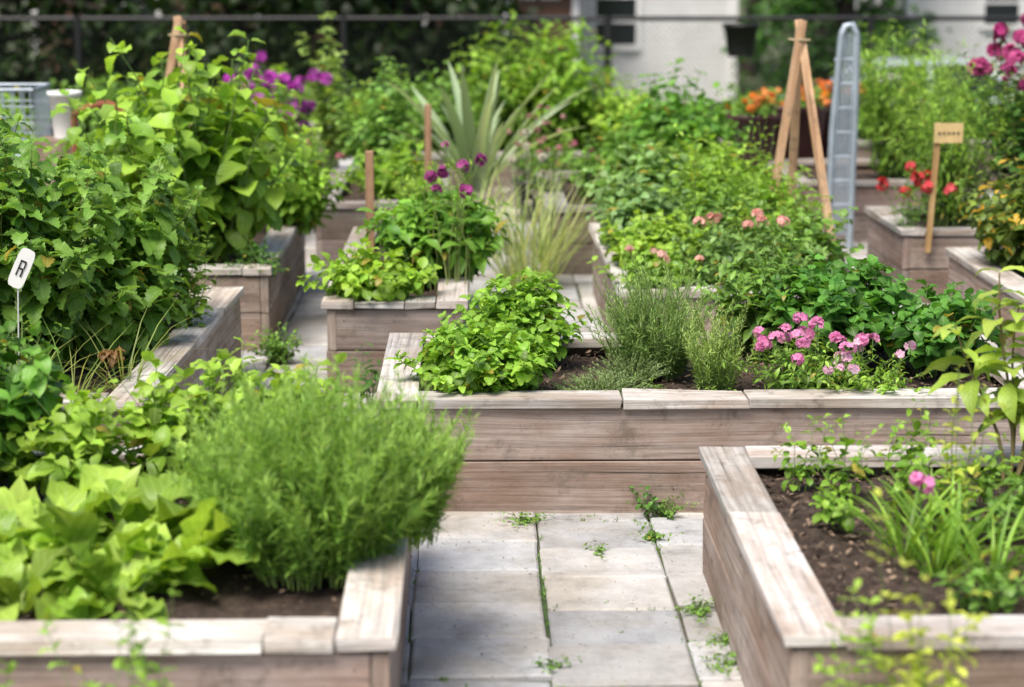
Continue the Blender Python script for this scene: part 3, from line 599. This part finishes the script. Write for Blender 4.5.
def pot(name,x,y,r,h,z=0,mat=M_POT):
    mb=MB(); th=np.linspace(0,2*math.pi,25)[:-1]
    prof=[(r*.72,0),(r*.95,h*.9),(r*1.05,h*.9),(r*1.05,h),(r*.95,h),(r*.9,h*.82),(.001,h*.82)]
    V=np.array([[x+a*math.cos(t),y+a*math.sin(t),z+b] for a,b in prof for t in th]); F=[[i*24+j,i*24+(j+1)%24,(i+1)*24+(j+1)%24,(i+1)*24+j] for i in range(6) for j in range(24)]
    mb.add(V,F,np.zeros((len(F)*4,2)),(.1,.1,.1)); 
    e=empty(name,(x,y,z)); mb.build('pot',[mat],(x,y,z),True,e); return e
for x,y,r,h,fc in [(2.10,14.9,.20,.42,(.70,.22,.01)),(2.46,15.3,.27,.46,(.75,.30,.02)),(2.78,15.6,.26,.5,(.78,.22,.01))]:
    e=pot('flower_pot',x,y,r,h,.35)
    mb=MB(); P=stems(mb,(x,y,.35+h*.8),60,.22,r*1.2,sr=.003,dome=.3); leafy(mb,P,6,2,.2,.06,.03,'lance',.3,.8,.3,MED); flowers(mb,P[:17,-1],.024,9,fc,.022)
    mb.build('marigolds',LM,(x,y,.35),True,e)
mb=MB(); box(mb,1.8,3.0,14.75,15.85,-.02,.345,(.2,.15,.12)); mb.build('wooden_platform',[M_WOOD],(2.4,15.3,0),False,bevel=.005)
for x,y,r in [(-1.2,14.9,.16),(.45,14.75,.15),(.75,14.9,.17)]:
    e=pot('flower_pot',x,y,r,.3,0,M_BLACK if x>0 else M_POT)
    mb=MB(); P=stems(mb,(x,y,.24),30,.4,r*1.3,sr=.003); leafy(mb,P,6,2,.2,.08,.03,'lance',.3,.8,.3,MED); flowers(mb,P[:5,-1],.02,7,(.6,.2,.3),.02); mb.build('potted_flowers',LM,(x,y,0),True,e)

# wire cart with bucket
e=empty('wire_cart',(-2.85,12.1,0)); mb=MB()
x0,x1,y0,y1,z0,z1=-3.15,-2.56,11.8,12.25,.78,1.17
def rod(a,b,r=.006,m=0): tubes(mb,[[a,(np.array(a)+np.array(b))/2,b]],r,(.5,.5,.5),m,6)
for z in (z0,z1):
    for a,b in [((x0,y0,z),(x1,y0,z)),((x1,y0,z),(x1,y1,z)),((x1,y1,z),(x0,y1,z)),((x0,y1,z),(x0,y0,z))]: rod(a,b,.011)
for z in np.linspace(z0,z1,5)[1:-1]:
    for yy in (y0,y1): rod((x0,yy,z),(x1,yy,z),.004)
for xx in np.linspace(x0,x1,11):
    for yy in (y0,y1): rod((xx,yy,z0),(xx,yy,z1),.005)
    rod((xx,y0,z0),(xx,y1,z0),.005)
for yy in np.linspace(y0,y1,9):
    for xx in (x0,x1): rod((xx,yy,z0),(xx,yy,z1),.005)
for xx in (x0+.05,x1-.05):
    for yy in (y0,y1): rod((xx,yy,.08),(xx,yy,z0),.012)
rod((x0-.12,y0,1.22),(x0-.12,y1,1.22),.014); rod((x0,y0,z1),(x0-.12,y0,1.22),.01); rod((x0,y1,z1),(x0-.12,y1,1.22),.01)
mb.build('basket_frame',[M_METAL],(-2.85,12.1,0),True,e)
mb=MB()
for xx in (x0+.05,x1-.05):
    for yy in (y0,y1): tubes(mb,[[(xx,yy-.015,.06),(xx,yy,.06),(xx,yy+.015,.06)]],.06,(.1,.1,.1),0,14)
mb.build('wheels',[M_TYRE],(-2.85,12.1,0),True,e)
pot('white_bucket',-2.36,11.7,.095,.27,.90,M_WHITE)
mb=MB(); box(mb,-2.52,-2.2,11.56,11.84,0,.898,(.3,.23,.18)); mb.build('wooden_crate',[M_WOOD],(-2.36,11.7,0),False,bevel=.004)
mb=MB(); th=np.linspace(0,1,9); tubes(mb,[np.stack([-2.25+.38*th,11.4+0*th,1.06+.08*np.sin(th*2.2)-.24*th**4],1)],.024,(.3,.1,.05),0,8); tubes(mb,[[(-2.25,11.4,0),(-2.25,11.4,.5),(-2.25,11.4,1.06)],[(-1.87,11.4,0),(-1.87,11.4,.4),(-1.87,11.4,.885)]],.02,(.3,.1,.05),0,8)
mb.build('rusty_hoop_rail',[M_RUST],(-2.1,11.4,0))

# ------------------------------------------------------------------ chain-link fence
mb=MB(); YF=22.2; 
for i,x in enumerate(np.arange(-18.8,20,2.9)): tubes(mb,[[(x,YF,-.1),(x,YF,.6),(x,YF,1.24)]],.045 if i%2 else .036,(.02,.02,.02),0,8)
tubes(mb,[[(-18.8,YF,1.21),(0,YF,1.21),(19,YF,1.21)],[(-18.8,YF,.05),(0,YF,.05),(19,YF,.05)]],.026,(.02,.02,.02),0,8)
s=.07; Hh=1.15; xs_=np.arange(-18.8,18,s); A=np.stack([xs_,0*xs_+YF+.03,0*xs_+.04],1); B=A+[Hh,0,Hh]; C2=A+[Hh,0,0]; D2=A+[0,0.004,Hh]
tubes(mb,np.stack([A,(A+B)/2,B],1),.0022,(.02,.02,.02),0,3); tubes(mb,np.stack([C2,(C2+D2)/2,D2],1),.0022,(.02,.02,.02),0,3)
mb.build('chain_link_fence',[M_BLACK],(0,YF,0))
pot('hanging_planter',2.95,22.05,.2,.36,.8,M_BLACK)

# ------------------------------------------------------------------ houses
def house(name,x0,x1,y0,y1,zb,h,mat,wins):
    e=empty(name,((x0+x1)/2,(y0+y1)/2,zb)); L=((x0+x1)/2,(y0+y1)/2,zb)
    mb=MB(); box(mb,x0,x1,y0,y1,zb+.3,zb+h); mb.build('walls',[mat],L,False,e)
    mb=MB(); box(mb,x0-.04,x1+.04,y0-.04,y1+.04,zb-.2,zb+.3); mb.build('foundation',[M_ASPH],L,False,e)
    mb=MB(); ym=(y0+y1)/2; rz=zb+h+(y1-y0)*.32; o=.4
    for s,yy in((1,y0-o),(-1,y1+o)):
        V=[(x0-o,yy,zb+h-.12),(x1+o,yy,zb+h-.12),(x1+o,ym,rz),(x0-o,ym,rz)]; V=V+[(a,b,c+.15) for a,b,c in V]
        mb.add(V,[[0,1,2,3],[4,5,6,7],[0,1,5,4],[1,2,6,5],[2,3,7,6],[3,0,4,7]],np.zeros((24,2)),(.1,.1,.1))
    mb.build('roof',[M_ROOF],L,False,e)
    mb=MB()
    for xx in (x0+.001,x1-.001):
        mb.add([(xx,y0,zb+h),(xx,y1,zb+h),(xx,ym+.01,rz-.05),(xx,ym-.01,rz-.05)],[[0,1,2,3]],np.zeros((4,2)),(.5,.5,.5))
    mb.build('gables',[mat],L,False,e)
    mt=MB(); mg=MB()
    for (wx0,wx1,wz0,wz1) in wins:
        f=.09; yy=y0-.03
        box(mg,wx0,wx1,y0-.012,y0+.05,wz0,wz1)
        box(mt,wx0-f,wx0,yy-.02,y0+.02,wz0-f,wz1+f); box(mt,wx1,wx1+f,yy-.02,y0+.02,wz0-f,wz1+f)
        box(mt,wx0,wx1,yy-.02,y0+.02,wz1,wz1+f); box(mt,wx0,wx1,yy-.05,y0+.02,wz0-f,wz0)
        box(mt,wx0,wx1,yy,y0+.01,(wz0+wz1)/2-.025,(wz0+wz1)/2+.025)
    for xx in (x0,x1): box(mt,xx-.06,xx+.06,y0-.06,y0+.06,zb+.28,zb+h-.13)
    mt.build('window_frames',[M_TRIM],L,False,e); mg.build('windows',[M_GLASS],L,False,e)
house('white_house',1.95,4.55,35,43,-1,3.2,M_SIDE,[(2.15,2.85,.3,1.1)])
house('white_garage',7.6,15.5,35,42,-1,3.0,M_SIDE,[(8.9,9.5,.65,1.4),(12,13,.6,1.5)])
house('brown_house',-9,-.2,42,50,-1,5.5,M_SIDE2,[(-7.5,-6.5,.2,1.4),(-4.4,-3.4,.2,1.4),(-2,-1,.2,1.4)])
house('brown_shed',.6,1.75,34,36,-1,2.6,M_SIDE2,[(.9,1.4,1.2,1.5)])

# ------------------------------------------------------------------ parked car
def car(x,y,z):
    e=empty('parked_car',(x,y,z)); L=(x,y,z)
    def loft(st,mats,name,smooth=True):
        mb=MB(); V=[]
        for (sx,ring) in st: V+=[(x+sx,y+a,z+b) for a,b in ring]
        k=len(st[0][1]); F=[[i*k+j,i*k+(j+1)%k,(i+1)*k+(j+1)%k,(i+1)*k+j] for i in range(len(st)-1) for j in range(k)]
        mb.add(V,F,np.zeros((len(F)*4,2)),(.5,.5,.5)); mb.build(name,mats,L,smooth,e)
    R=lambda w,zb,zm,zt: [(-w*.93,zb),(-w,zm*.6+zb*.4),(-w*.98,zm),(-w*.86,zt),(w*.86,zt),(w*.98,zm),(w,zm*.6+zb*.4),(w*.93,zb)]
    loft([(-2.1,R(.01,.4,.5,.55)),(-2.09,R(.7,.35,.6,.66)),(-1.9,R(.82,.25,.72,.8)),(-1.2,R(.86,.2,.82,.92)),(-.6,R(.87,.2,.86,.95)),(.8,R(.87,.2,.88,.97)),(1.6,R(.86,.2,.88,.99)),(2.0,R(.8,.28,.85,.95)),(2.1,R(.7,.35,.8,.88)),(2.11,R(.01,.5,.6,.65))],[M_CAR],'body')
    K=lambda w,zt,wt: [(-w,.9),(-wt,zt),(wt,zt),(w,.9)]
    loft([(-.95,K(.74,.93,.7)),(-.25,K(.78,1.38,.6)),(.9,K(.78,1.4,.6)),(1.75,K(.74,.99,.68))],[M_GLASS],'cabin_glass')
    K2=lambda w,zt: [(-w,zt-.04),(-w*.9,zt),(w*.9,zt),(w,zt-.04)]
    loft([(-.35,K2(.62,1.37)),(-.1,K2(.66,1.43)),(.9,K2(.66,1.44)),(1.1,K2(.62,1.38))],[M_CAR],'roof')
    mb=MB()
    for s in(-1,1):
        for a,b in [((-.97,.78*s,.92),(-.3,.63*s,1.38)),((.35,.8*s,.92),(.35,.64*s,1.4)),((1.7,.77*s,.97),(1.0,.63*s,1.39))]: pole(mb,np.array(a)+L,np.array(b)+L,.03)
    mb.build('pillars',[M_CAR],L,True,e)
    mb=MB()
    for sx in(-1.3,1.3):
        for s in(-1,1):
            tubes(mb,[[(x+sx,y+.68*s,z+.31),(x+sx,y+.78*s,z+.31),(x+sx,y+.88*s,z+.31)]],.31,(.1,.1,.1),0,20); tubes(mb,[[(x+sx,y+.87*s,z+.31),(x+sx,y+.88*s,z+.31),(x+sx,y+.89*s,z+.31)]],[[.2,.19,.01]],(.1,.1,.1),1,16)
    mb.build('wheels',[M_TYRE,M_METAL],L,True,e)
car(5.9,28,-1.0); car(10.4,28.2,-1.0)

# ------------------------------------------------------------------ trees
def tree(x,y,zb,H,R,low,cols,n=5200,name='maple_tree',L=.2):
    mb=MB(); t=np.linspace(0,1,7); tr=np.array([x,y,zb])+np.stack([.15*np.sin(t*3),.1*np.sin(t*4),H*.8*t],1)
    tubes(mb,[tr],(.22*(1-.8*t))[None],(.07,.055,.045),1,9)
    nl=16; cl=[]
    for i in range(nl):
        f=low+(1-low)*i/nl*.95; a=i*2.4; s=tr[0]+(tr[-1]-tr[0])*f; rr=R*(1-.5*f)*U(.7,1.1); e=s+np.array([math.cos(a)*rr,math.sin(a)*rr,U(-.1,.5)*H*.15])
        P=np.array([s,(s+e)/2+[0,0,.12],e]); tubes(mb,[P],[[.07*(1-f)+.02,.04,.015]],(.07,.055,.045),1,6)
        cl+= [P[1]+rng.normal(0,.3,3),e+rng.normal(0,.2,3),e+rng.normal(0,.6,3)]
    cl.append(tr[-1])
    for c in cl: cloud(mb,c,(R*.34,R*.34,R*.26),n//len(cl),L,L*.65,cols,shell=.2)
    mb.build(name,[M_LEAFB,M_BARK,M_PETAL],(x,y,zb))
for x,y,H,R,low,c in [(-9.5,27.,7,3.2,.1,DEEP),(-6.2,25.3,6.5,2.6,.12,DEEP),(-3.2,26.2,7,2.8,.14,DEEP),(-1.0,25.4,6,2.0,.14,DEEP),(-1.8,30,7,2.,.2,DEEP),(6.2,34.,6,1.5,.1,DARK),(-13,30,9,4,.15,DEEP),(-5,36,9,4,.1,DEEP),(15,27,8,3.5,.15,DARK),(6.6,48,9,4,.1,DARK),(1,52,10,5,.1,DARK),(12,50,10,5,.1,DARK)]:
    tree(x,y,gz(y),H,R,low,c)
mb=MB()
for x in np.arange(-14,1.2,.7): cloud(mb,(x,24.2+U(-.5,.6),-.3+U(0,.3)),(.75,.6,.9+U(0,.4)),420,.13,.07,DEEP)
for x in np.arange(2.0,12,.8): cloud(mb,(x,24.8+U(-.3,.3),-.75),(.7,.5,.45+U(0,.3)),260,.12,.07,MED)
for x in list(np.arange(-20,1,1.6))+[5.2,6.4,7.3]+list(np.arange(11,24,1.6)): cloud(mb,(x,34+U(-.3,.3),-.6),(1.0,.6,.9+U(0,.4)),260,.16,.09,DARK)
mb.build('hedge',LMB)

# ------------------------------------------------------------------ light
w=bpy.data.worlds.new('World'); sc.world=w; w.use_nodes=True; nt=w.node_tree
bg=nt.nodes['Background']; sky=nt.nodes.new('ShaderNodeTexSky'); sky.sky_type='NISHITA'; sky.sun_disc=False
EL,AZ=math.radians(60),math.radians(-146)   # azimuth from +Y toward +X : high hazy sun behind-left of the camera
sky.sun_elevation=EL; sky.sun_rotation=AZ; sky.air_density=1.; sky.dust_density=4.
nt.links.new(sky.outputs[0],bg.inputs[0]); bg.inputs[1].default_value=.15
sd=bpy.data.lights.new('sun','SUN'); sd.energy=5.0; sd.angle=math.radians(30); sd.color=(1,.94,.85)
so=bpy.data.objects.new('sun',sd); sc.collection.objects.link(so)
dirv=Vector((math.sin(AZ)*math.cos(EL),math.cos(AZ)*math.cos(EL),math.sin(EL))); so.rotation_euler=dirv.to_track_quat('Z','Y').to_euler(); so.location=(0,0,20)

cd=bpy.data.cameras.new('camera'); co=bpy.data.objects.new('camera',cd); sc.collection.objects.link(co); sc.camera=co
co.location=(0,0,2.0); co.rotation_euler=(math.radians(90-11.27),0,math.radians(-1.15)); cd.lens=70.3; cd.sensor_width=36; cd.clip_end=2000
cd.dof.use_dof=True; cd.dof.focus_distance=7.3; cd.dof.aperture_fstop=1.9
print('VERTS',sum(len(o.data.vertices) for o in sc.objects if o.type=='MESH'))
